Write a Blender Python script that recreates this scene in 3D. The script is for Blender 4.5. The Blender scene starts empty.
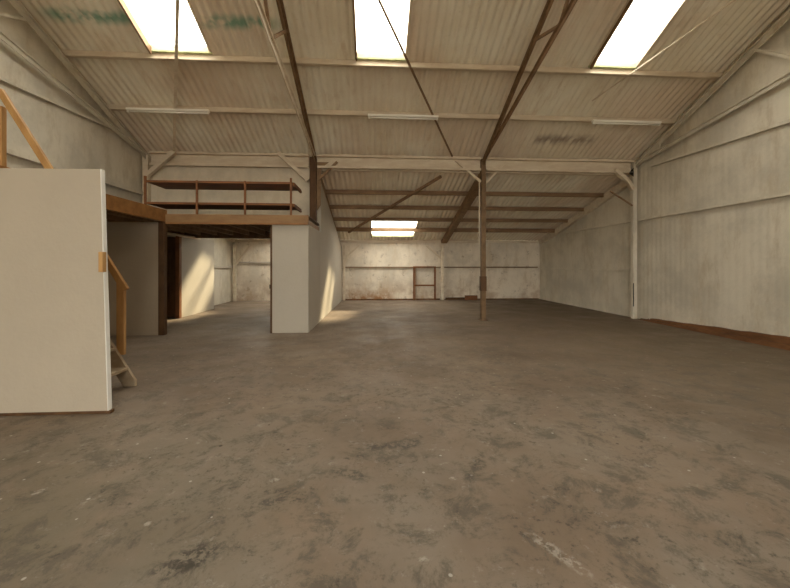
import bpy, bmesh, math, random
from mathutils import Vector, Matrix, noise
random.seed(7)
SC = bpy.context.scene
COL = SC.collection
XL, XR, YB, YF = -6.0, 7.43, 15.3, -6.5      # side walls, far wall, wall behind the camera
YE, YR = 9.5, 1.5                            # row of posts, ridge

def zroof(y):                                # near roof (steep), its mirror beyond the ridge, far lean-to (shallow)
    if y <= YR: y = 2*YR - y
    if y <= YE + .06: return 4.47 + .45*(YE - y)
    return 2.59 + .27*(YB - y)

# ---------------------------------------------------------------- materials
class NT:
    def __init__(s, name):
        s.m = bpy.data.materials.new(name); s.m.use_nodes = True
        s.t = s.m.node_tree; s.t.nodes.clear()
        s.out = s.n('ShaderNodeOutputMaterial')
        s.co = s.n('ShaderNodeTexCoord').outputs['Object']
    def n(s, k, **kw):
        o = s.t.nodes.new(k)
        for a, b in kw.items(): setattr(o, a, b)
        return o
    def l(s, a, b): s.t.links.new(a, b)
    def noise(s, scale, detail=4, rough=.6, sc=(1,1,1), dist=0, off=(0,0,0)):
        mp = s.n('ShaderNodeMapping'); mp.inputs['Scale'].default_value = sc; mp.inputs['Location'].default_value = off
        s.l(s.co, mp.inputs['Vector'])
        o = s.n('ShaderNodeTexNoise'); o.inputs['Scale'].default_value = scale
        o.inputs['Detail'].default_value = detail; o.inputs['Roughness'].default_value = rough
        o.inputs['Distortion'].default_value = dist
        s.l(mp.outputs[0], o.inputs['Vector']); return o.outputs['Fac']
    def rng(s, v, a, b, c=0., d=1.):
        o = s.n('ShaderNodeMapRange', interpolation_type='SMOOTHSTEP')
        o.inputs[1].default_value = a; o.inputs[2].default_value = b
        o.inputs[3].default_value = c; o.inputs[4].default_value = d
        s.l(v, o.inputs[0]); return o.outputs[0]
    def mul(s, a, b):
        o = s.n('ShaderNodeMath', operation='MULTIPLY')
        for i, v in enumerate((a, b)):
            if isinstance(v, (int, float)): o.inputs[i].default_value = v
            else: s.l(v, o.inputs[i])
        return o.outputs[0]
    def band(s, v, a, b, soft):
        return s.mul(s.rng(v, a-soft, a+soft), s.rng(v, b-soft, b+soft, 1., 0.))
    def blob(s, cx, cy, rx, ry, ang, ns=6, na=.9):
        mp = s.n('ShaderNodeMapping', vector_type='TEXTURE'); mp.inputs['Location'].default_value = (cx, cy, 0)
        mp.inputs['Rotation'].default_value = (0, 0, math.radians(ang)); mp.inputs['Scale'].default_value = (rx, ry, 10)
        s.l(s.co, mp.inputs['Vector'])
        q = s.n('ShaderNodeVectorMath', operation='LENGTH'); s.l(mp.outputs[0], q.inputs[0])
        w = s.n('ShaderNodeMath', operation='ADD'); s.l(q.outputs['Value'], w.inputs[0]); s.l(s.mul(s.noise(ns, 6, .75), na), w.inputs[1])
        return s.rng(w.outputs[0], .95, 1.35, 1., 0.)
    def mix(s, f, a, b):
        o = s.n('ShaderNodeMix', data_type='RGBA')
        if isinstance(f, (int, float)): o.inputs[0].default_value = f
        else: s.l(f, o.inputs[0])
        for k, v in ((6, a), (7, b)):
            if isinstance(v, tuple): o.inputs[k].default_value = (*v, 1)
            else: s.l(v, o.inputs[k])
        return o.outputs[2]
    def xyz(s):
        o = s.n('ShaderNodeSeparateXYZ'); s.l(s.co, o.inputs[0]); return o.outputs
    def fin(s, col, rough=.8, bump=None, bs=.3, bd=.01, metal=0, spec=.3):
        b = s.n('ShaderNodeBsdfPrincipled')
        if isinstance(col, tuple): b.inputs['Base Color'].default_value = (*col, 1)
        else: s.l(col, b.inputs['Base Color'])
        if isinstance(rough, (int, float)): b.inputs['Roughness'].default_value = rough
        else: s.l(rough, b.inputs['Roughness'])
        b.inputs['Metallic'].default_value = metal
        b.inputs['Specular IOR Level'].default_value = spec
        if bump is not None:
            u = s.n('ShaderNodeBump'); u.inputs['Strength'].default_value = bs; u.inputs['Distance'].default_value = bd
            s.l(bump, u.inputs['Height']); s.l(u.outputs[0], b.inputs['Normal'])
        s.l(b.outputs[0], s.out.inputs[0]); return s.m

def m_roof():
    s = NT('whitewashed corrugated sheet'); x, y, z = s.xyz()
    c = s.mix(s.rng(s.noise(.7, 5, .65), .35, .7), (.86,.82,.70), (.76,.69,.55))
    c = s.mix(s.mul(s.rng(s.noise(2.2, 6, .7, (2.2,.35,1)), .5, .78), .7), c, (.55,.43,.30))
    c = s.mix(s.mul(s.rng(s.noise(9, 5, .7), .6, .75), .35), c, (.40,.30,.19))
    c = s.mix(s.mul(s.rng(s.noise(.45, 3, .5, off=(3,9,0)), .42, .62), .5), c, (.66,.52,.40))
    # teal algae line under the skylight heads
    g = s.mul(s.mul(s.band(y, 6.36, 6.54, .08), s.band(x, -5.7, -1.8, .25)), s.rng(s.noise(2.6, 3, .6), .33, .55))
    c = s.mix(s.mul(g, .9), c, (.16,.33,.24))
    # faded smudged marking on the right bay
    k = s.mul(s.mul(s.band(y, 8.74, 8.98, .12), s.band(x, 4.15, 5.75, .15)), s.rng(s.noise(3.2, 2, .5, (1.6,1.0,1)), .30, .60))
    c = s.mix(s.mul(k, .8), c, (.24,.17,.13))
    return s.fin(c, .75, s.noise(30, 4), .25, .01)

def m_wall(name, base, dirt, rust=0., calm=False):
    s = NT(name); x, y, z = s.xyz()
    c = s.mix(s.rng(s.noise(.8, 6, .68), .38, .66), base, tuple(v*(.95 if calm else .76) for v in base))
    c = s.mix(s.mul(s.rng(s.noise(3.0, 7, .75, (1,1,.3)), .47, .7), .25 if calm else .75), c, dirt)
    if rust:
        lo = s.rng(z, .0, 1.1, 1., 0.)
        c = s.mix(s.mul(s.mul(lo, s.rng(s.noise(1.6, 5, .7), .4, .62)), rust), c, (.40,.23,.12))
        c = s.mix(s.mul(s.mul(s.mul(s.rng(z, .05, .6, 1., 0.), s.band(x, -1.3, .8, .3)), s.rng(s.noise(2.2, 6, .7), .36, .55)), .85), c, (.33,.16,.06))
        c = s.mix(s.mul(s.rng(s.noise(3.2, 6, .75, off=(3,1,2)), .57, .66), rust*.8), c, (.16,.10,.055))
    return s.fin(c, .8, s.noise(18, 5), .3, .012)

def m_floor():
    s = NT('worn dusty concrete'); x, y, z = s.xyz()
    c = s.mix(s.rng(s.noise(.55, 6, .62), .35, .68), (.245,.187,.136), (.17,.125,.089))
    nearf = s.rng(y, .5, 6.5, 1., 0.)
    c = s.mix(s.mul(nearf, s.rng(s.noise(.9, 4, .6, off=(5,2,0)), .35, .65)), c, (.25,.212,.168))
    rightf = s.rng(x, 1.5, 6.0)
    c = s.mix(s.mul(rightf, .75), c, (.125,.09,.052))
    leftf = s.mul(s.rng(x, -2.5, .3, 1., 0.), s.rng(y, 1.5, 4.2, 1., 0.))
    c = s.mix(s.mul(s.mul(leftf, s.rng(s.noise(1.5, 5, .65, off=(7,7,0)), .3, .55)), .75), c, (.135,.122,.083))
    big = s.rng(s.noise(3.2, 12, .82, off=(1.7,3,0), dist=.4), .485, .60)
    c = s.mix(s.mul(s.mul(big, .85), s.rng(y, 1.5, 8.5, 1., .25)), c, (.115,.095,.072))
    fine = s.rng(s.noise(13, 8, .8, off=(4,8,0)), .53, .65)
    c = s.mix(s.mul(s.mul(fine, .75), s.rng(s.noise(1.3, 3, .5, off=(9,4,0)), .40, .56)), c, (.06,.05,.036))
    c = s.mix(s.mul(s.rng(s.noise(7, 9, .8, off=(2,6,0)), .56, .68), .6), c, (.36,.33,.28))
    # a few pale paint splashes and dark crumbs
    for sc, th, colr, off in ((1.6, .015, (.5,.48,.42), 0), (3.1, .05, (.05,.035,.025), 7), (5.3, .06, (.5,.47,.42), 3)):
        mp = s.n('ShaderNodeMapping'); mp.inputs['Location'].default_value = (off, off*.7, 0)
        s.l(s.co, mp.inputs['Vector'])
        v = s.n('ShaderNodeTexVoronoi'); v.inputs['Scale'].default_value = sc; s.l(mp.outputs[0], v.inputs['Vector'])
        w = s.n('ShaderNodeMath', operation='ADD'); s.l(v.outputs['Distance'], w.inputs[0])
        s.l(s.mul(s.noise(25, 3), .05), w.inputs[1])
        c = s.mix(s.mul(s.rng(w.outputs[0], th, th+.03, 1., 0.), .8), c, colr)
    # one oily black patch left of the middle
    for cx, cy, rx, ry, an in ((-.93,1.82,.27,.14,20), (-.62,2.26,.36,.07,14), (-.15,2.5,.3,.1,-20), (.2,2.9,.5,.12,10), (.75,2.55,.3,.1,60), (-2.1,1.9,.4,.12,30)):
        c = s.mix(s.mul(s.mul(s.blob(cx, cy, rx*1.25, ry*1.4, an, 5, 1.5), s.rng(s.noise(22, 6, .75, off=(cx, cy, 0)), .42, .56)), .85 if cy < 1.9 and cx > -1.5 and cx < 0 else .6), c, (.045,.04,.032))
    for cx, cy, rx, ry, an in ((-2.2,2.44,.06,.035,60), (-.69,2.47,.05,.035,10), (.55,2.42,.04,.03,0), (.95,1.75,.26,.05,-58), (1.2,1.5,.2,.05,-30), (-1.3,2.1,.03,.03,0), (.25,1.75,.05,.03,0)):
        c = s.mix(s.mul(s.mul(s.blob(cx, cy, rx*1.1, ry*1.2, an, 16, 1.2), s.rng(s.noise(30, 4, .7, off=(cy, cx, 0)), .42, .56)), .6), c, (.45,.42,.36))
    rg = s.rng(s.noise(1.2, 5, .6), .3, .7, .5, .85)
    return s.fin(c, rg, s.noise(14, 9, .7), .35, .01, spec=.35)

def m_wood(name, a, b, rough=.6, sc=(1,1,1)):
    s = NT(name)
    c = s.mix(s.rng(s.noise(6, 6, .65, sc), .3, .7), a, b)
    return s.fin(c, rough, s.noise(40, 4, .6, sc), .2, .004)

M = {}
M['roof'] = m_roof()
M['wall'] = m_wall('whitewashed sheet wall', (.67,.62,.515), (.49,.42,.31))
M['back'] = m_wall('stained whitewashed back wall', (.78,.70,.58), (.56,.46,.33), .5)
M['block'] = m_wall('painted block wall', (.70,.62,.49), (.56,.47,.34))
M['plaster'] = m_wall('painted plasterboard', (.44,.38,.30), (.41,.35,.27), calm=True)
M['plaster_w'] = m_wall('white plasterboard', (.45,.405,.335), (.405,.355,.28), calm=True)
M['edge'] = NT('bright white panel end').fin((.80,.79,.74), .6)  # much paler than the panel face, used on its end strip only
M['grey'] = m_wall('grey board', (.45,.37,.275), (.40,.32,.235), calm=True)
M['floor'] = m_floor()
M['pine'] = m_wood('pine timber', (.50,.29,.11), (.36,.18,.06), .55, (1,1,.3))
M['orange'] = m_wood('varnished brown timber', (.33,.155,.05), (.22,.10,.03), .5, (.4,1,1))
M['tan'] = m_wood('tan board', (.30,.175,.08), (.22,.12,.055), .6, (.3,1,1))
M['dark'] = m_wood('dark brown timber', (.115,.058,.024), (.07,.034,.014), .7, (1,1,.4))
M['shelf'] = m_wood('red brown shelf board', (.22,.085,.028), (.14,.055,.02), .6, (.4,1,1))
M['steel'] = m_wood('brown rusty steel', (.27,.17,.09), (.17,.10,.05), .65)
M['cream'] = m_wood('cream painted timber', (.70,.62,.49), (.56,.46,.34), .7, (.3,1,1))
M['purlin2'] = m_wood('bare brown purlin timber', (.25,.155,.085), (.17,.10,.05), .75, (.3,1,1))
M['lamp'] = NT('white enamel').fin((.93,.91,.84), .35)
M['tube'] = NT('unlit tube glass').fin((.95,.94,.88), .2, spec=.5)
M['algae'] = m_wood('algae stained trim', (.50,.52,.30), (.34,.38,.2), .8)
M['post'] = m_wood('worn brown post', (.20,.125,.065), (.12,.07,.032), .65)
M['tread'] = m_wood('worn dusty stair timber', (.46,.37,.26), (.34,.25,.16), .7)
M['black'] = NT('blackened metal').fin((.03,.025,.02), .6)
M['plinth'] = m_wood('rusty brown sill timber', (.20,.09,.035), (.10,.045,.018), .85, (1,.3,1))
def m_pane():
    s = NT('clear rooflight sheet')
    t = s.n('ShaderNodeBsdfTransparent'); t.inputs[0].default_value = (.97,.98,.97,1)
    d = s.n('ShaderNodeBsdfTranslucent'); d.inputs[0].default_value = (.9,.9,.88,1)
    mx = s.n('ShaderNodeMixShader'); mx.inputs[0].default_value = .3
    s.l(t.outputs[0], mx.inputs[1]); s.l(d.outputs[0], mx.inputs[2]); s.l(mx.outputs[0], s.out.inputs[0]); return s.m
M['pane'] = m_pane()

# ---------------------------------------------------------------- mesh helpers
class MB:
    def __init__(s): s.b = bmesh.new()
    def box(s, x0, x1, y0, y1, z0, z1):
        v = [s.b.verts.new((x, y, z)) for x in (x0, x1) for y in (y0, y1) for z in (z0, z1)]
        for f in ((0,1,3,2),(4,6,7,5),(0,4,5,1),(2,3,7,6),(0,2,6,4),(1,5,7,3)): s.b.faces.new([v[i] for i in f])
        return s
    def prism(s, pts, axis, a, b):            # polygon pts in the other two axes, extruded along axis from a to b
        def P(p, t):
            q = list(p); q.insert(axis, t); return tuple(q)
        A = [s.b.verts.new(P(p, a)) for p in pts]; B = [s.b.verts.new(P(p, b)) for p in pts]
        n = len(pts); s.b.faces.new(A); s.b.faces.new(B[::-1])
        for i in range(n): s.b.faces.new((A[i], B[i], B[(i+1) % n], A[(i+1) % n]))
        return s
    def beam(s, p, q, w, h, up=(0,0,1)):      # w across, h along up
        p, q = Vector(p), Vector(q); d = (q-p).normalized(); u = Vector(up)
        sd = d.cross(u); sd = sd.normalized() if sd.length > 1e-4 else Vector((1,0,0))
        u = sd.cross(d).normalized()
        L = []
        for o in (p, q): L.append([s.b.verts.new(o + sd*w/2*i + u*h/2*j) for i, j in ((-1,-1),(1,-1),(1,1),(-1,1))])
        s.b.faces.new(L[0][::-1]); s.b.faces.new(L[1])
        for i in range(4): s.b.faces.new((L[0][i], L[0][(i+1)%4], L[1][(i+1)%4], L[1][i]))
        return s
    def angle(s, p, q, w, h, t=.012):         # steel L angle: a flat flange and a hanging leg
        p, q = Vector(p), Vector(q)
        s.beam(p, q, w, t); o = Vector((0, 0, -h/2 + t/2))
        s.beam(p+o, q+o, t, h); return s
    def tube(s, pts, r, n=10):
        rings = []
        pts = [Vector(p) for p in pts]
        for i, p in enumerate(pts):
            d = (pts[min(i+1, len(pts)-1)] - pts[max(i-1, 0)]).normalized()
            a = d.cross(Vector((0,0,1)) if abs(d.z) < .9 else Vector((1,0,0))).normalized(); b = d.cross(a)
            rings.append([s.b.verts.new(p + a*r*math.cos(2*math.pi*k/n) + b*r*math.sin(2*math.pi*k/n)) for k in range(n)])
        for i in range(len(rings)-1):
            for k in range(n): s.b.faces.new((rings[i][k], rings[i][(k+1)%n], rings[i+1][(k+1)%n], rings[i+1][k]))
        s.b.faces.new(rings[0][::-1]); s.b.faces.new(rings[-1]); return s
    def build(s, name, mat, parent=None, label=None, bevel=0, smooth=False):
        bmesh.ops.recalc_face_normals(s.b, faces=s.b.faces)
        if parent is not None:
            bmesh.ops.translate(s.b, verts=s.b.verts, vec=-root_loc(parent))
        me = bpy.data.meshes.new(name); s.b.to_mesh(me); s.b.free()
        o = bpy.data.objects.new(name, me); COL.objects.link(o); me.materials.append(M[mat])
        if smooth:
            for p in me.polygons: p.use_smooth = True
        if parent is not None: o.parent = parent
        if label: o['label'] = label
        if bevel:
            b = o.modifiers.new('bevel', 'BEVEL'); b.width = bevel; b.segments = 2; b.limit_method = 'ANGLE'
        return o
def root_loc(o):
    v = Vector(o.location)
    while o.parent: o = o.parent; v += Vector(o.location)
    return v
def thing(name, label, cat, loc, group=None):
    o = bpy.data.objects.new(name, None); COL.objects.link(o); o.location = loc; o.empty_display_size = .2
    o['label'] = label; o['category'] = cat
    if group: o['group'] = group
    return o
def single(mb, name, mat, label, cat, loc, group=None, bevel=0, smooth=False):
    bmesh.ops.translate(mb.b, verts=mb.b.verts, vec=-Vector(loc))
    o = mb.build(name, mat, None, label, bevel, smooth); o.location = loc; o['category'] = cat
    if group: o['group'] = group
    return o
def struct(o, label=None):
    o['kind'] = 'structure'
    if label: o['label'] = label
    return o

# ---------------------------------------------------------------- shell
f = MB()
nx, ny = 40, 60
V = [[f.b.verts.new((XL-.3+(XR-XL+.6)*i/nx, YF-.3+(YB-YF+.6)*j/ny,
      .004*noise.noise(Vector((i*.37, j*.37, 3))) - .004)) for j in range(ny+1)] for i in range(nx+1)]
for i in range(nx):
    for j in range(ny): f.b.faces.new((V[i][j], V[i+1][j], V[i+1][j+1], V[i][j+1]))
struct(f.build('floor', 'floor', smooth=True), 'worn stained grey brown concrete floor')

PITCH = .146
def xs_for(x0, x1, step=PITCH/8):
    n = int(round((x1-x0)/step)); return [x0+(x1-x0)*i/n for i in range(n+1)]
SKY_N = [(-4.25,-3.17), (-.34,.62), (4.46,5.42)]     # rooflights in each bay (x ranges)
SKY_F = [(-4.5,-2.75), (-.1,1.65)]
def roof_sheet(mb, strips, holes, amp):
    X = xs_for(XL-.1, XR+.1)
    for (ya, yb, hs) in strips:
        m = max(1, int(abs(yb-ya)/1.0))
        Ys = [ya+(yb-ya)*k/m for k in range(m+1)]
        rows = []
        for y in Ys:
            row = []
            for x in X:
                a = amp*(.55+.75*(noise.noise(Vector((x*.35, y*.35, 5)))*.5+.5))
                yy = y
                row.append(mb.b.verts.new((x, yy, zf(yy) + a*math.cos(2*math.pi*x/PITCH) + amp)))
            rows.append(row)
        for k in range(m):
            for i in range(len(X)-1):
                xc = (X[i]+X[i+1])/2
                if hs and any(h0 < xc < h1 for h0, h1 in hs): continue
                mb.b.faces.new((rows[k][i], rows[k][i+1], rows[k+1][i+1], rows[k+1][i]))
zf = lambda y: 4.47 + .45*(YE-y) if y >= YR else 4.47 + .45*(YE-(2*YR-y))
mb = MB(); roof_sheet(mb, [(9.62, 6.97, None), (6.97, 4.5, SKY_N), (4.5, YR, None), (YR, -1.5, None), (-1.5, -3.97, SKY_N), (-3.97, YF-.1, None)], None, .017)
struct(mb.build('ceiling', 'roof', smooth=True), 'whitewashed corrugated roof sheets above the hall')
zf = lambda y: 2.59 + .27*(YB-y)
mb = MB(); roof_sheet(mb, [(9.5, 12.93, None), (12.93, 14.72, SKY_F), (14.72, YB+.15, None)], None, .018)
struct(mb.build('ceiling', 'roof', smooth=True), 'lower lean-to roof of corrugated sheets at the far end')
# upstand closing the step between the two roofs
struct(MB().box(XL-.12, XR+.12, 9.54, 9.62, 4.06, 4.50).build('trim_1', 'cream'), 'painted board closing the step between the roofs')

def side_wall(name, x, sgn, mat, label, zb=None):
    mb = MB(); Y = xs_for(YF-.05, YB+.06, PITCH/6); prev = None
    for y in Y:
        a = (.0015+.003*max(0, noise.noise(Vector((y*.4, 5, x)))))*math.cos(2*math.pi*y/PITCH)
        z0 = zb(y) if zb else -.06
        top = max(zroof(y), 2.59)+.10
        c = []
        for z in (z0, 1.4 if y > YE else 2.0, 2.8, top):
            z = min(z, top)
            w = .02*noise.noise(Vector((y*.5, z*.8, x)))
            c.append(mb.b.verts.new((x + sgn*(a+w), y, z)))
        if prev:
            for k in range(3):
                if (c[k].co - c[k+1].co).length > 1e-4 or (prev[k].co-prev[k+1].co).length > 1e-4:
                    mb.b.faces.new((prev[k], c[k], c[k+1], prev[k+1]))
        prev = c
    return struct(mb.build(name, mat, smooth=True), label)
def zb_right(y):
    if y > 9.1: return -.06
    t = min(1, (9.1-y)/3.4)
    return .055 + .145*t + .02*noise.noise(Vector((y*2.3, 0, 0)))
side_wall('wall_left', XL, 1, 'wall', 'whitewashed sheet metal wall on the left')
side_wall('wall_right', XR, -1, 'wall', 'long whitewashed sheet metal wall on the right', zb_right)
# back wall: blockwork, lightly uneven
def flat_wall(name, y, mat, label, h, thick):
    mb = MB(); X = xs_for(XL-.05, XR+.05, .09); Z = [-.06+(h+.06)*k/24 for k in range(25)]
    g = [[mb.b.verts.new((x, y + .006*math.cos(2*math.pi*x/.18) + .02*noise.noise(Vector((x*1.2, z*1.5, 2))), z)) for z in Z] for x in X]
    for i in range(len(X)-1):
        for k in range(24): mb.b.faces.new((g[i][k], g[i+1][k], g[i+1][k+1], g[i][k+1]))
    return struct(mb.build(name, mat, smooth=True), label)
flat_wall('wall_back', YB, 'back', 'stained whitewashed wall at the far end', 2.62, .1)
DX0, DX1, DH = -3.2, 3.6, 3.7  # unseen door opening, added to light the roof and front faces from behind
struct(MB().box(XL-.05, DX0, YF-.1, YF, -.06, 4.6).box(DX1, XR+.05, YF-.1, YF, -.06, 4.6).box(DX0, DX1, YF-.1, YF, DH, 4.6).build('wall_front', 'wall'), 'wall behind the viewer with a loading door opening added to let in light')
struct(MB().box(DX0-.1, DX0, YF-.12, YF+.03, 0, DH).box(DX1, DX1+.1, YF-.12, YF+.03, 0, DH).box(DX0-.1, DX1+.1, YF-.12, YF+.03, DH, DH+.1).build('trim_11', 'steel'), 'frame of the unseen loading door added for light')
struct(MB().box(-25, 25, YF-30, YF-.12, -.2, -.03).build('floor_added_yard', 'floor'), 'unseen concrete yard added outside the door to bounce light in')  # added ground out of view, returns daylight through the opening


# sill exposed along the foot of the right wall
mb = MB(); prev = None
for k in range(61):
    y = 9.3 - (9.3-(-2))*k/60
    h = max(.03, zb_right(y)+.015) + .012*noise.noise(Vector((y*5, 3, 1)))
    xo = 7.35 - .05*min(1,(9.3-y)/3) + .012*noise.noise(Vector((y*4, 7, 1)))
    c = [mb.b.verts.new(p) for p in ((7.50, y, -.01), (xo-.04, y, -.01), (xo-.03, y, h*.42), (xo+.03, y, h*.46), (xo+.035, y, h), (7.50, y, h))]
    if prev:
        for i in range(6): mb.b.faces.new((prev[i], prev[(i+1)%6], c[(i+1)%6], c[i]))
    else: mb.b.faces.new(c)
    prev = c
mb.b.faces.new(prev[::-1])
struct(mb.build('trim_2', 'plinth'), 'ragged rusty brown sill along the foot of the right wall')
struct(MB().box(-1.30, 2.9, 15.22, 15.3, 0, .05).build('baseboard_back', 'plinth'), 'low dark brown strip at the foot of the back wall')
struct(MB().box(3.1, 7.35, 15.23, 15.3, 0, .035).build('baseboard_back', 'plinth'), 'low dark brown strip at the foot of the back wall, right bay')

# rails on the walls (laps and sheeting rails)
def rail(n, mb, mat, label): struct(mb.build('trim_%d' % n, mat, bevel=.004), label)
rail(3, MB().box(7.36, 7.42, 2.0, 15.2, 2.74, 2.80), 'wall', 'horizontal sheeting rail at mid height on the right wall')
rail(4, MB().box(7.37, 7.42, 9.6, 15.2, 1.33, 1.38), 'wall', 'low sheeting rail on the right wall, far bay')
rail(5, MB().beam((7.39, 4.0, 4.0), (7.39, 8.9, 4.16), .06, .06), 'wall', 'high sheeting rail on the right wall')
rail(6, MB().box(-5.98, -5.90, 2.0, 9.35, 3.30, 3.38), 'wall', 'lower sheeting rail on the left wall')
rail(7, MB().beam((-5.95, 4.0, 4.36), (-5.95, 8.6, 4.62), .05, .05), 'wall', 'upper sheeting rail on the left wall')
rail(8, MB().box(-5.98, -5.90, 12.5, 15.2, 1.40, 1.48), 'plaster_w', 'pale rail on the left wall of the back room')
rail(9, MB().box(-1.30, 7.3, 15.22, 15.28, 1.40, 1.45), 'purlin2', 'thin dark rail across the back wall')
rail(10, MB().box(-5.85, -1.6, 15.2, 15.28, 1.60, 1.66), 'plaster_w', 'pale rail across the back wall of the back room')

# rooflights
def rooflight(n, x0, x1, y0, y1, zfun, label):
    hy = y0-.02 if y1 < y0 else y0
    mb = MB(); t = .05
    a, b = min(y0, y1), max(y0, y1)
    for (p, q) in (((x0-.02, a), (x0-.02, b)), ((x1+.02, a), (x1+.02, b)), ((x0-.04, a), (x1+.04, a)), ((x0-.04, b), (x1+.04, b))):
        mb.beam((p[0], p[1], zfun(p[1])+.05), (q[0], q[1], zfun(q[1])+.05), .04, .12)
    fr = mb.build('window_%d' % n, 'cream', bevel=.003); struct(fr, label)
    MB().beam((x0-.005, a, zfun(a)-.03), (x0-.005, b, zfun(b)-.03), .03, .12).build('side_reveal', 'purlin2', fr)
    lo = b if zfun(b) < zfun(a) else a
    MB().beam((x0-.04, lo, zfun(lo)-.01), (x1+.04, lo, zfun(lo)-.01), .05, .03).build('lower_trim', 'algae', fr)
    m2 = MB(); N = 24
    rows = [[m2.b.verts.new((x0+(x1-x0)*i/N, y, zfun(y)+.075+.012*math.cos(2*math.pi*(x0+(x1-x0)*i/N)/PITCH))) for i in range(N+1)] for y in (a, b)]
    for i in range(N): m2.b.faces.new((rows[0][i], rows[0][i+1], rows[1][i+1], rows[1][i]))
    m2.build('pane', 'pane', fr, smooth=True)
zn = lambda y: 4.47 + .45*(YE-y) if y >= YR else 4.47 + .45*(YE-(2*YR-y))
zl = lambda y: 2.59 + .27*(YB-y)
wn = 1
for (x0, x1), w in zip(SKY_N, ('left', 'middle', 'right')):
    rooflight(wn, x0, x1, 6.97, 4.5, zn, 'bright rooflight high in the %s bay' % w); wn += 1
for (x0, x1), w in zip(SKY_F, ('low rooflight above the enclosed back room', 'low bright rooflight over the back wall, crossed by a purlin')):
    rooflight(wn, x0, x1, 12.93, 14.72, zl, w); wn += 1
for (x0, x1), w in zip(SKY_N, ('left', 'middle', 'right')):
    rooflight(wn, x0, x1, -1.5, -3.97, zn, 'rooflight behind the viewer, %s bay' % w); wn += 1

# ---------------------------------------------------------------- purlins
for y, lab in ((7.03, 'cream painted purlin running below the bottom of the three high rooflights'),
               (8.16, 'cream painted purlin carrying the three tube lights')):
    z = zn(y) - .07
    t = thing('purlin', lab, 'purlin', (XL, y, z), 'painted purlins under the near roof')
    MB().box(XL+.02, XR-.02, y-.03, y+.03, z-.05, z+.07).build('timber', 'cream', t, bevel=.006)
    MB().box(XL+.02, XR-.02, y-.06, y-.03, z-.05, z-.03).build('ledge_strip', 'cream', t)
for y, lab in ((10.78, 'bare brown purlin of the low far roof, nearest of the four to the posts'),
               (11.83, 'bare brown purlin of the low far roof, second from the posts'),
               (12.84, 'bare brown purlin along the upper edge of the low rooflights'),
               (13.8, 'bare brown purlin crossing the middle of the low rooflight')):
    z = zl(y) - .06
    single(MB().box(XL+.02, XR-.02, y-.035, y+.035, z-(.10 if y > 13.5 else .07), z+.055), 'purlin', 'purlin2', lab, 'purlin', (XL+.02, y, z),
           'bare purlins under the far roof', bevel=.005)
single(MB().box(XL+.02, XR-.02, 15.16, 15.24, 2.50, 2.59), 'wall_plate', 'cream', 'pale timber wall plate where the low roof meets the back wall', 'beam', (XL, 15.15, 2.45), bevel=.005)

# ---------------------------------------------------------------- trusses
def truss(x, slope, topmat, botmat, label, webs=True):
    t = thing('roof_truss', label, 'truss', (x, 9.4, 4.3), 'steel trusses under the near roof')
    def zt(y): return zn(y) - .21
    def zbm(y):
        yy = y if y >= YR else 2*YR-y
        return 4.36 + slope*(9.4-yy)
    ob = []
    for side in (1, -1):
        f_ = (lambda y: y) if side == 1 else (lambda y: 2*YR-y)
        MB().angle((x, f_(9.45), zt(9.45)+.02), (x, YR, zt(YR)+.02), .11, .12, .014).build('top_chord', topmat, t)
        MB().angle((x, f_(9.40), zbm(9.4)+.0), (x, YR, zbm(YR)), .09, .09, .014).build('bottom_chord', botmat, t)
        nodes = [(6.35, 5.45), (5.45, 4.2), (4.2, 3.2), (3.2, 2.3)]
        for i, (a, b) in enumerate(nodes):
            za, zb_ = (zt(a), zbm(b)) if i % 2 == 0 else (zbm(a), zt(b))
            MB().beam((x, f_(a), za), (x, f_(b), zb_), .045, .045, (1,0,0)).build('web_member', topmat, t)
        MB().prism([(f_(9.5), 4.25), (f_(9.5), zt(9.5)), (f_(8.55), zt(8.55)), (f_(8.55), zbm(8.55)-.02)], 0, x-.012, x+.012).build('gusset_plate', topmat, t)
    return t
truss(-5.86, .22, 'wall', 'wall', 'cream painted roof truss along the left wall')
truss(-1.57, .15, 'steel', 'cream', 'roof truss left of the middle, dark top chord over a pale bottom chord')
truss(2.98, .25, 'steel', 'steel', 'brown roof truss above the free-standing post')
truss(7.32, .14, 'wall', 'wall', 'cream painted roof truss along the right wall')

# rafters of the lean-to
def rafter(x, mat, w, label, d=.24):
    t = thing('rafter', label, 'rafter', (x, 15.1, 2.3), 'rafters of the low far roof')
    a, b = (9.5, zl(9.5)-.04), (15.12, zl(15.12)-.04)
    MB().prism([(a[0], a[1]), (b[0], b[1]), (b[0], b[1]-.13), (14.7, zl(14.7)-.04-d*.85), (a[0], a[1]-d)], 0, x-w/2, x+w/2).build('web', mat, t)
    MB().beam((x, 9.5, a[1]-d-.008), (x, 14.7, zl(14.7)-.05-d*.85), w*1.9, .016).build('lower_flange', mat, t)
    return t
rafter(-5.88, 'cream', .07, 'pale rafter of the low roof against the left wall')
rafter(-1.50, 'steel', .07, 'dark brown sloping rafter above the tall white partition', .3)
rafter(2.98, 'steel', .11, 'dark brown sloping rafter between the free-standing post and the back wall post', .3)
rafter(7.34, 'cream', .06, 'pale rafter of the low roof against the right wall')

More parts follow.
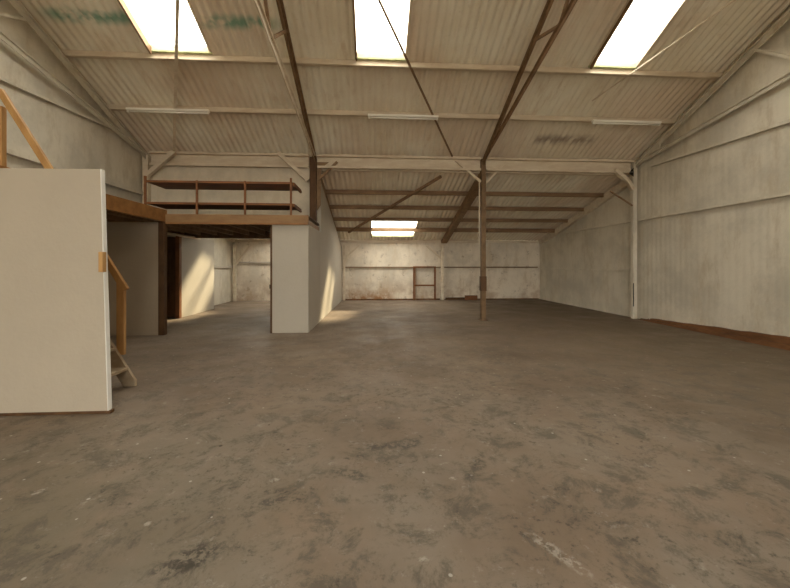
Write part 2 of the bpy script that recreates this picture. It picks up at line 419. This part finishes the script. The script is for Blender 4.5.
# ---------------------------------------------------------------- posts
def post(x, y, z0, z1, w, mat, label, braces=(), extra=None, group='posts in the middle row', bmat=None):
    t = thing('post', label, 'post', (x, y, z0), group)
    MB().box(x-w/2, x+w/2, y-w/2, y+w/2, z0, z1).build('shaft', mat, t, bevel=.008)
    for pts, r, m_ in braces:
        b = MB()
        for i in range(len(pts)-1): b.beam(pts[i], pts[i+1], r, r*1.1, (0,1,0))
        b.build('knee_brace', m_, t, bevel=.004)
    return t
Y0 = 9.42
post(-5.88, 9.44, 2.63, 4.35, .14, 'cream', 'pale painted post in the left corner above the platform',
     [([(-5.78, 9.30, 3.80), (-5.10, 9.30, 4.42)], .10, 'cream')])
t = post(-1.61, 9.42, 2.62, 4.36, .17, 'dark', 'thick dark brown post standing on the platform edge beside the shelf',
     [([(-1.72, 9.30, 3.72), (-2.50, 9.30, 4.44)], .10, 'cream'), ([(-1.50, 9.42, 3.75), (-.98, 9.42, 4.26)], .06, 'steel')])
MB().prism([(-1.52, 2.95), (-1.42, 3.1), (-1.40, 4.1), (-1.2, 4.25), (-1.52, 4.25)], 1, 9.43, 9.46).build('side_plate', 'steel', t)
t = post(2.98, 9.42, 0, 4.40, .125, 'post', 'free-standing brown post in the middle of the floor',
     [([(2.92, 9.42, 3.78), (2.50, 9.42, 4.12), (2.22, 9.42, 4.36)], .06, 'cream'), ([(3.05, 9.42, 3.75), (3.62, 9.42, 4.34)], .05, 'cream')])
MB().box(2.90, 3.06, 9.35, 9.5, .80, 1.20).build('clamp_box', 'dark', t, bevel=.01)
MB().box(2.88, 3.08, 9.32, 9.52, 0, .02).build('base_plate', 'steel', t, bevel=.003)
MB().tube([(2.87, 9.40, 1.95), (2.87, 9.40, 3.85)], .018).build('conduit', 'cream', t, smooth=True)
MB().box(3.03, 3.10, 9.36, 9.42, 2.40, 2.47).build('junction_box', 'dark', t, bevel=.004)
t = post(7.31, 9.44, 0, 4.40, .11, 'wall', 'cream painted post against the right wall',
     [([(7.24, 9.40, 3.62), (7.10, 9.40, 3.86), (6.72, 9.40, 4.16)], .10, 'cream'),
      ([(7.24, 9.40, 3.17), (6.72, 9.60, 3.62)], .035, 'steel')])
MB().prism([(7.24, 3.98), (7.24, 4.22), (7.10, 4.08)], 1, 9.36, 9.38).build('bracket', 'black', t)
MB().box(7.235, 7.25, 9.36, 9.38, .35, 1.0).build('slot', 'black', t)
post(-5.86, 15.12, 0, 2.38, .12, 'cream', 'pale post in the far left corner of the back room', [([(-5.8, 15.1, 1.55), (-5.25, 15.1, 2.3)], .07, 'cream')], group='posts along the back wall')
post(-1.28, 15.14, 0, 2.38, .09, 'cream', 'pale back wall post beside the tall white partition',
     [([(-1.24, 15.12, 1.66), (-1.05, 15.12, 2.0), (-.62, 15.12, 2.37)], .065, 'cream')], group='posts along the back wall')
post(2.98, 15.12, 0, 2.38, .12, 'cream', 'pale back wall post to the right of the timber frame',
     [([(2.92, 15.12, 1.82), (2.28, 15.12, 2.37)], .065, 'cream')], group='posts along the back wall')

# beams joining the posts of the middle row
for (x0, x1), w in (((-5.78, -1.73), 'left bay, above the shelf'), ((-1.50, 2.91), 'middle bay, above the sunlit partition'), ((3.06, 7.22), 'right bay, below the smudged roof marking')):
    t = thing('eaves_beam', 'cream painted beam spanning the ' + w, 'beam', ((x0+x1)/2, 9.46, 4.1), 'beams joining the middle row of posts')
    MB().box(x0, x1, 9.44, 9.49, 4.12, 4.44).build('web', 'cream', t, bevel=.004)
    MB().box(x0, x1, 9.34, 9.44, 4.38, 4.44).build('top_flange', 'cream', t, bevel=.006)
    MB().box(x0, x1, 9.36, 9.44, 4.08, 4.14).build('bottom_flange', 'cream', t, bevel=.006)

# diagonal wind braces under the roofs
def brace(p, q, r, mat, label, near=True):
    z = zn if near else zl; o = .12 + r/2 if near else .16
    single(MB().beam((p[0], p[1], z(p[1])-o), (q[0], q[1], z(q[1])-o), r, r), 'wind_brace', mat, label, 'brace', (q[0], q[1], z(q[1])-o), 'diagonal roof braces')
brace((-2.45, 4.6), (-5.15, 9.35), .055, 'cream', 'thin brace crossing the left rooflight and running down to the beam')
brace((-.68, 4.6), (2.1, 9.3), .035, 'purlin2', 'thin brace crossing the middle rooflight and running down to the free-standing post')
brace((7.2, 4.2), (4.9, 7.6), .02, 'cream', 'thin pale brace beside the right rooflight')
brace((1.85, 9.62), (-1.0, 13.9), .07, 'purlin2', 'brown diagonal brace across the middle bay of the low far roof', False)

# tube lights
def light(x0, x1, label):
    y, z = 8.06, zn(8.16)-.16
    t = thing('tube_light', label, 'light', ((x0+x1)/2, y, z), 'unlit tube lights on the purlin')
    MB().box(x0, x1, y-.05, y+.04, z, z+.05).build('batten', 'lamp', t, bevel=.006)
    MB().tube([(x0+.04, y-.005, z-.025), (x1-.04, y-.005, z-.025)], .016).build('tube', 'tube', t, smooth=True)
    for x in (x0+.01, x1-.04): MB().box(x, x+.03, y-.025, y+.02, z-.045, z+.005).build('lamp_holder', 'lamp', t)
light(-5.44, -3.68, 'unlit white tube light in the left bay')
light(-.14, 1.49, 'unlit white tube light in the middle bay')
light(5.2, 6.9, 'unlit white tube light in the right bay')

# ---------------------------------------------------------------- raised platform
t = thing('platform', 'raised brown timber platform over the passage, reached by the stair', 'platform', (-4.5, 7.8, 0))
MB().prism([(-5.9, 4.0), (-4.56, 4.0), (-4.56, 7.88), (-1.45, 7.88), (-1.45, 9.3), (-1.62, 11.0), (-5.9, 11.0)], 2, 2.575, 2.60).build('deck', 'dark', t)
MB().box(-4.56, -4.47, 3.95, 7.86, 2.43, 2.69).build('side_beam', 'orange', t, bevel=.006)
MB().box(-4.56, -1.44, 7.80, 7.86, 2.40, 2.60).build('front_beam', 'tan', t, bevel=.006)
MB().box(-4.56, -1.46, 7.795, 7.83, 2.385, 2.42).build('edge_strip', 'orange', t, bevel=.003)
MB().box(-1.50, -1.44, 7.86, 9.35, 2.40, 2.50).build('edge_trim', 'tan', t, bevel=.005)
for i in range(9):
    x = -5.75 + i*.48
    y0 = 4.02 if x < -4.6 else 7.87
    MB().box(x-.025, x+.025, y0, 10.98, 2.42, 2.574).build('joist', 'purlin2', t)
MB().box(-4.59, -4.47, 7.74, 7.86, 0, 2.43).build('support_post', 'dark', t, bevel=.006)
MB().box(-5.9, -5.80, 4.0, 7.7, 2.30, 2.42).build('wall_bearer', 'dark', t)
MB().box(-5.9, -1.55, 10.95, 11.02, 2.33, 2.574).build('rear_beam', 'dark', t)

# wall standing above the platform
single(MB().box(-5.93, -1.55, 9.50, 9.555, 2.60, 4.15), 'partition_wall', 'block', 'pale wall rising from the platform behind the wooden shelf', 'wall', (-3.7, 9.52, 2.6))
# grey wall under the platform
t = thing('partition_wall', 'dim grey wall under the platform behind the stair', 'wall', (-5.2, 7.82, 0))
MB().box(-5.95, -4.60, 7.78, 7.85, .0, 2.42).build('board', 'grey', t)
MB().box(-5.95, -4.60, 7.765, 7.78, .0, .05).build('skirting', 'grey', t)

# dark boarding + white panel in the passage
t = thing('boarded_door', 'dark brown boarded door deep in the passage beside the white panel', 'door', (-5.7, 10.3, 0))
mb = MB()
for i in range(4): mb.box(-5.92+i*.085, -5.84+i*.085, 10.28, 10.31, .03, 2.3)
mb.build('boards', 'dark', t)
MB().box(-5.59, -5.48, 10.22, 10.34, 0, 2.40).build('door_jamb', 'shelf', t, bevel=.005)
MB().box(-5.93, -5.58, 10.26, 10.28, 1.1, 1.2).build('cross_rail', 'dark', t)
single(MB().box(-5.58, -5.50, 10.36, 12.4, .0, 2.36), 'partition_wall', 'plaster_w', 'white wall panel on the left of the back room with a patch of sun', 'wall', (-5.54, 11.4, 0), bevel=.004)
single(MB().tube([(-5.44, 9.3, 2.34), (-5.44, 11.3, 2.34)], .035), 'ceiling_pipe', 'cream', 'pale pipe running under the platform ceiling above the boarded door', 'pipe', (-5.44, 10.3, 2.34), smooth=True)

# corner partition by the opening
t = thing('partition_wall', 'white corner wall at the right of the opening, under the platform edge', 'wall', (-1.87, 7.9, 0))
MB().box(-2.24, -1.45, 7.86, 7.95, 0, 2.395).build('front_panel', 'plaster_w', t, bevel=.004)
MB().prism([(-1.55, 7.95), (-1.45, 7.95), (-1.44, 9.60), (-1.54, 9.60)], 2, 0, 2.40).build('side_panel', 'plaster_w', t)
MB().box(-2.285, -2.24, 7.865, 7.99, 0, 2.385).build('door_jamb', 'dark', t, bevel=.004)
jamb = [o for o in t.children if o.name.startswith('door_jamb')][0]
for z in (.98, 2.2): MB().box(-2.30, -2.285, 7.86, 7.90, z, z+.09).build('hinge', 'black', jamb)
t = thing('partition_wall', 'tall white sunlit partition running back under the sloping rafter', 'wall', (-1.45, 12.4, 0))
mb = MB(); P = [(9.62, 0), (15.24, 0), (15.24, 2.28), (14.7, 2.40), (9.62, 3.76)]
A = [mb.b.verts.new((-1.44 + .06*(y-9.6)/5.6, y, z)) for y, z in P]; B = [mb.b.verts.new((-1.54 + .06*(y-9.6)/5.6, y, z)) for y, z in P]
mb.b.faces.new(A); mb.b.faces.new(B[::-1])
for i in range(5): mb.b.faces.new((A[i], A[(i+1)%5], B[(i+1)%5], B[i]))
mb.build('board', 'plaster_w', t)
mb = MB().beam((-1.435, 9.64, .03), (-1.376, 15.2, .03), .012, .05); mb.build('skirting', 'plaster_w', t)

# ---------------------------------------------------------------- shelf unit on the platform edge
t = thing('shelf_unit', 'long low red brown two-tier wooden shelf along the platform edge', 'shelf', (-3.35, 7.95, 2.6))
for z in (3.30, 2.83):
    MB().box(-4.93, -1.76, 7.87, 8.62, z, z+.03).build('shelf_board', 'shelf', t, bevel=.003)
    MB().box(-4.93, -1.80, 7.855, 7.875, z-.012, z+.034).build('edge_lipping', 'shelf', t)
for i, x in enumerate((-4.92, -3.84, -2.82, -1.83)):
    top = 3.42 if i in (0, 3) else 3.34
    MB().box(x-.022, x+.022, 7.83, 7.865, 2.55, top).build('upright', 'shelf', t, bevel=.003)

for z in (3.30, 2.83): MB().box(-1.80, -1.76, 7.87, 8.66, z-.045, z-.001).build('bearer', 'shelf', t)
# ---------------------------------------------------------------- big partition panel at left
t = thing('partition_wall', 'large plain cream partition wall at the left edge, in front of the stair', 'wall', (-3.9, 3.72, 0))
MB().prism([(-5.6, .03), (-2.665, .03), (-2.735, 2.45), (-5.6, 2.43)], 1, 3.67, 3.725).build('board', 'plaster', t, bevel=.003)
MB().prism([(-2.665, .03), (-2.657, .03), (-2.727, 2.45), (-2.735, 2.45)], 1, 3.672, 3.723).build('end_strip', 'edge', t)
MB().box(-5.6, -2.64, 3.675, 3.73, 0, .03).build('sole_plate', 'dark', t)
MB().box(-2.715, -2.675, 3.62, 3.672, 1.42, 1.62).build('rail_block', 'pine', t, label='small pine block fixed to the panel edge', bevel=.004)

# ---------------------------------------------------------------- stair
t = thing('staircase', 'steep open wooden stair with handrail behind the cream partition', 'stair', (-2.85, 4.2, 0))
SL = 2.62/1.50; Xs = -2.99
def zs(x): return (Xs-x)*SL
yn, yf = 3.92, 4.50
for y in (yn, yf):
    MB().prism([(Xs+.06, 0), (Xs+.06, .07), (-4.46, zs(-4.46)), (-4.46, zs(-4.46)-.24), (Xs-.08, 0)], 1, y-.02, y+.02).build('stringer', 'tread', t, bevel=.003)
n = 11
for i in range(1, n):
    z = 2.62*i/n; x = Xs - z/SL
    MB().box(x-.12, x+.115, yn+.02, yf-.02, z-.032, z).build('tread', 'tread', t, bevel=.003)
def hz(x): return 1.18 + 1.66*(-3.08-x)
yh = 4.545
MB().beam((-3.08, yh, hz(-3.08)), (-4.55, yh, hz(-4.55)), .045, .075, (0,0,1)).build('handrail', 'pine', t, bevel=.006)
MB().box(-3.18, -3.09, yh-.022, yh+.022, .38, hz(-3.14)).build('newel_post', 'pine', t, bevel=.004)
MB().box(-4.555, -4.50, yh-.03, yh+.03, 2.30, 3.42).build('newel_post', 'pine', t, bevel=.004)

# timber frame against the back wall
t = thing('timber_frame', 'open brown timber frame with a crossbar leaning on the back wall', 'frame', (2.2, 15.15, 0))
for x0 in (1.70, 2.62): MB().box(x0, x0+.075, 15.13, 15.19, 0, 1.47).build('side_rail', 'shelf', t, bevel=.004)
MB().box(1.80, 1.83, 15.14, 15.19, 0, 1.40).build('inner_batten', 'purlin2', t)
MB().box(1.775, 2.62, 15.135, 15.185, 1.40, 1.47).build('top_rail', 'shelf', t, bevel=.004)
MB().box(1.775, 2.62, 15.135, 15.185, .60, .67).build('crossbar', 'shelf', t, bevel=.004)
# boards lying at the foot of the back wall
single(MB().box(3.12, 4.35, 15.08, 15.18, .0, .10), 'plank', 'dark', 'dark plank lying along the foot of the back wall right of the pale post', 'plank', (3.7, 15.13, 0), bevel=.005)
single(MB().box(3.95, 4.5, 15.0, 15.07, .0, .2), 'plank', 'shelf', 'short red brown plank end standing by the back wall behind the free-standing post', 'plank', (4.2, 15.03, 0), bevel=.005)

# ---------------------------------------------------------------- light
w = bpy.data.worlds.new('sky'); SC.world = w; w.use_nodes = True
bg = w.node_tree.nodes['Background']; bg.inputs[0].default_value = (1.0, .965, .87, 1); bg.inputs[1].default_value = 9.0
sd = bpy.data.lights.new('sun', 'SUN'); sd.energy = 13; sd.angle = math.radians(7); sd.color = (1, .84, .55)
so = bpy.data.objects.new('sun', sd); COL.objects.link(so)
so.rotation_euler = Vector((-1.8, -2.5, -2.3)).to_track_quat('-Z', 'Y').to_euler(); so.location = (6, 20, 15)
def portal(x0, x1, ya, yb, zfun):
    L = bpy.data.lights.new('rooflight_portal', 'AREA'); L.shape = 'RECTANGLE'
    p = Vector(((x0+x1)/2, (ya+yb)/2, (zfun(ya)+zfun(yb))/2+.13))
    d = Vector((0, yb-ya, zfun(yb)-zfun(ya)))
    L.size = x1-x0; L.size_y = d.length; L.cycles.is_portal = True
    o = bpy.data.objects.new('rooflight_portal', L); COL.objects.link(o)
    yv = d.normalized(); xv = Vector((1,0,0)); zv = xv.cross(yv)
    if zv.z < 0: xv = -xv; zv = -zv
    o.matrix_world = Matrix.Translation(p) @ Matrix((xv, yv, zv)).transposed().to_4x4()
for x0, x1 in SKY_N:
    portal(x0, x1, 4.5, 6.97, zn); portal(x0, x1, -3.97, -1.5, zn)
for x0, x1 in SKY_F: portal(x0, x1, 12.93, 14.72, zl)

L = bpy.data.lights.new('added_door_portal', 'AREA'); L.shape = 'RECTANGLE'; L.size = DX1-DX0; L.size_y = DH; L.cycles.is_portal = True  # portal over the opening added behind the camera for light
o = bpy.data.objects.new('added_door_portal', L); COL.objects.link(o); o.location = ((DX0+DX1)/2, YF-.13, DH/2); o.rotation_euler = (math.radians(90), 0, 0)

# ---------------------------------------------------------------- camera
cd = bpy.data.cameras.new('camera'); co = bpy.data.objects.new('camera', cd); COL.objects.link(co)
cd.sensor_width = 36; cd.sensor_fit = 'HORIZONTAL'; cd.lens = 36*350/790; cd.shift_y = -28/790
cd.clip_start = .05
co.location = (0, 0, 1.48); co.rotation_euler = (math.radians(90), 0, math.radians(-3.43))
SC.camera = co
vs = SC.view_settings; vs.view_transform = 'Standard'; vs.look = 'None'; vs.exposure = 0.08; vs.gamma = 1; vs.use_curve_mapping = False
SC.cycles.max_bounces = 14; SC.cycles.diffuse_bounces = 12; SC.cycles.transparent_max_bounces = 8
SC.cycles.use_denoising = True
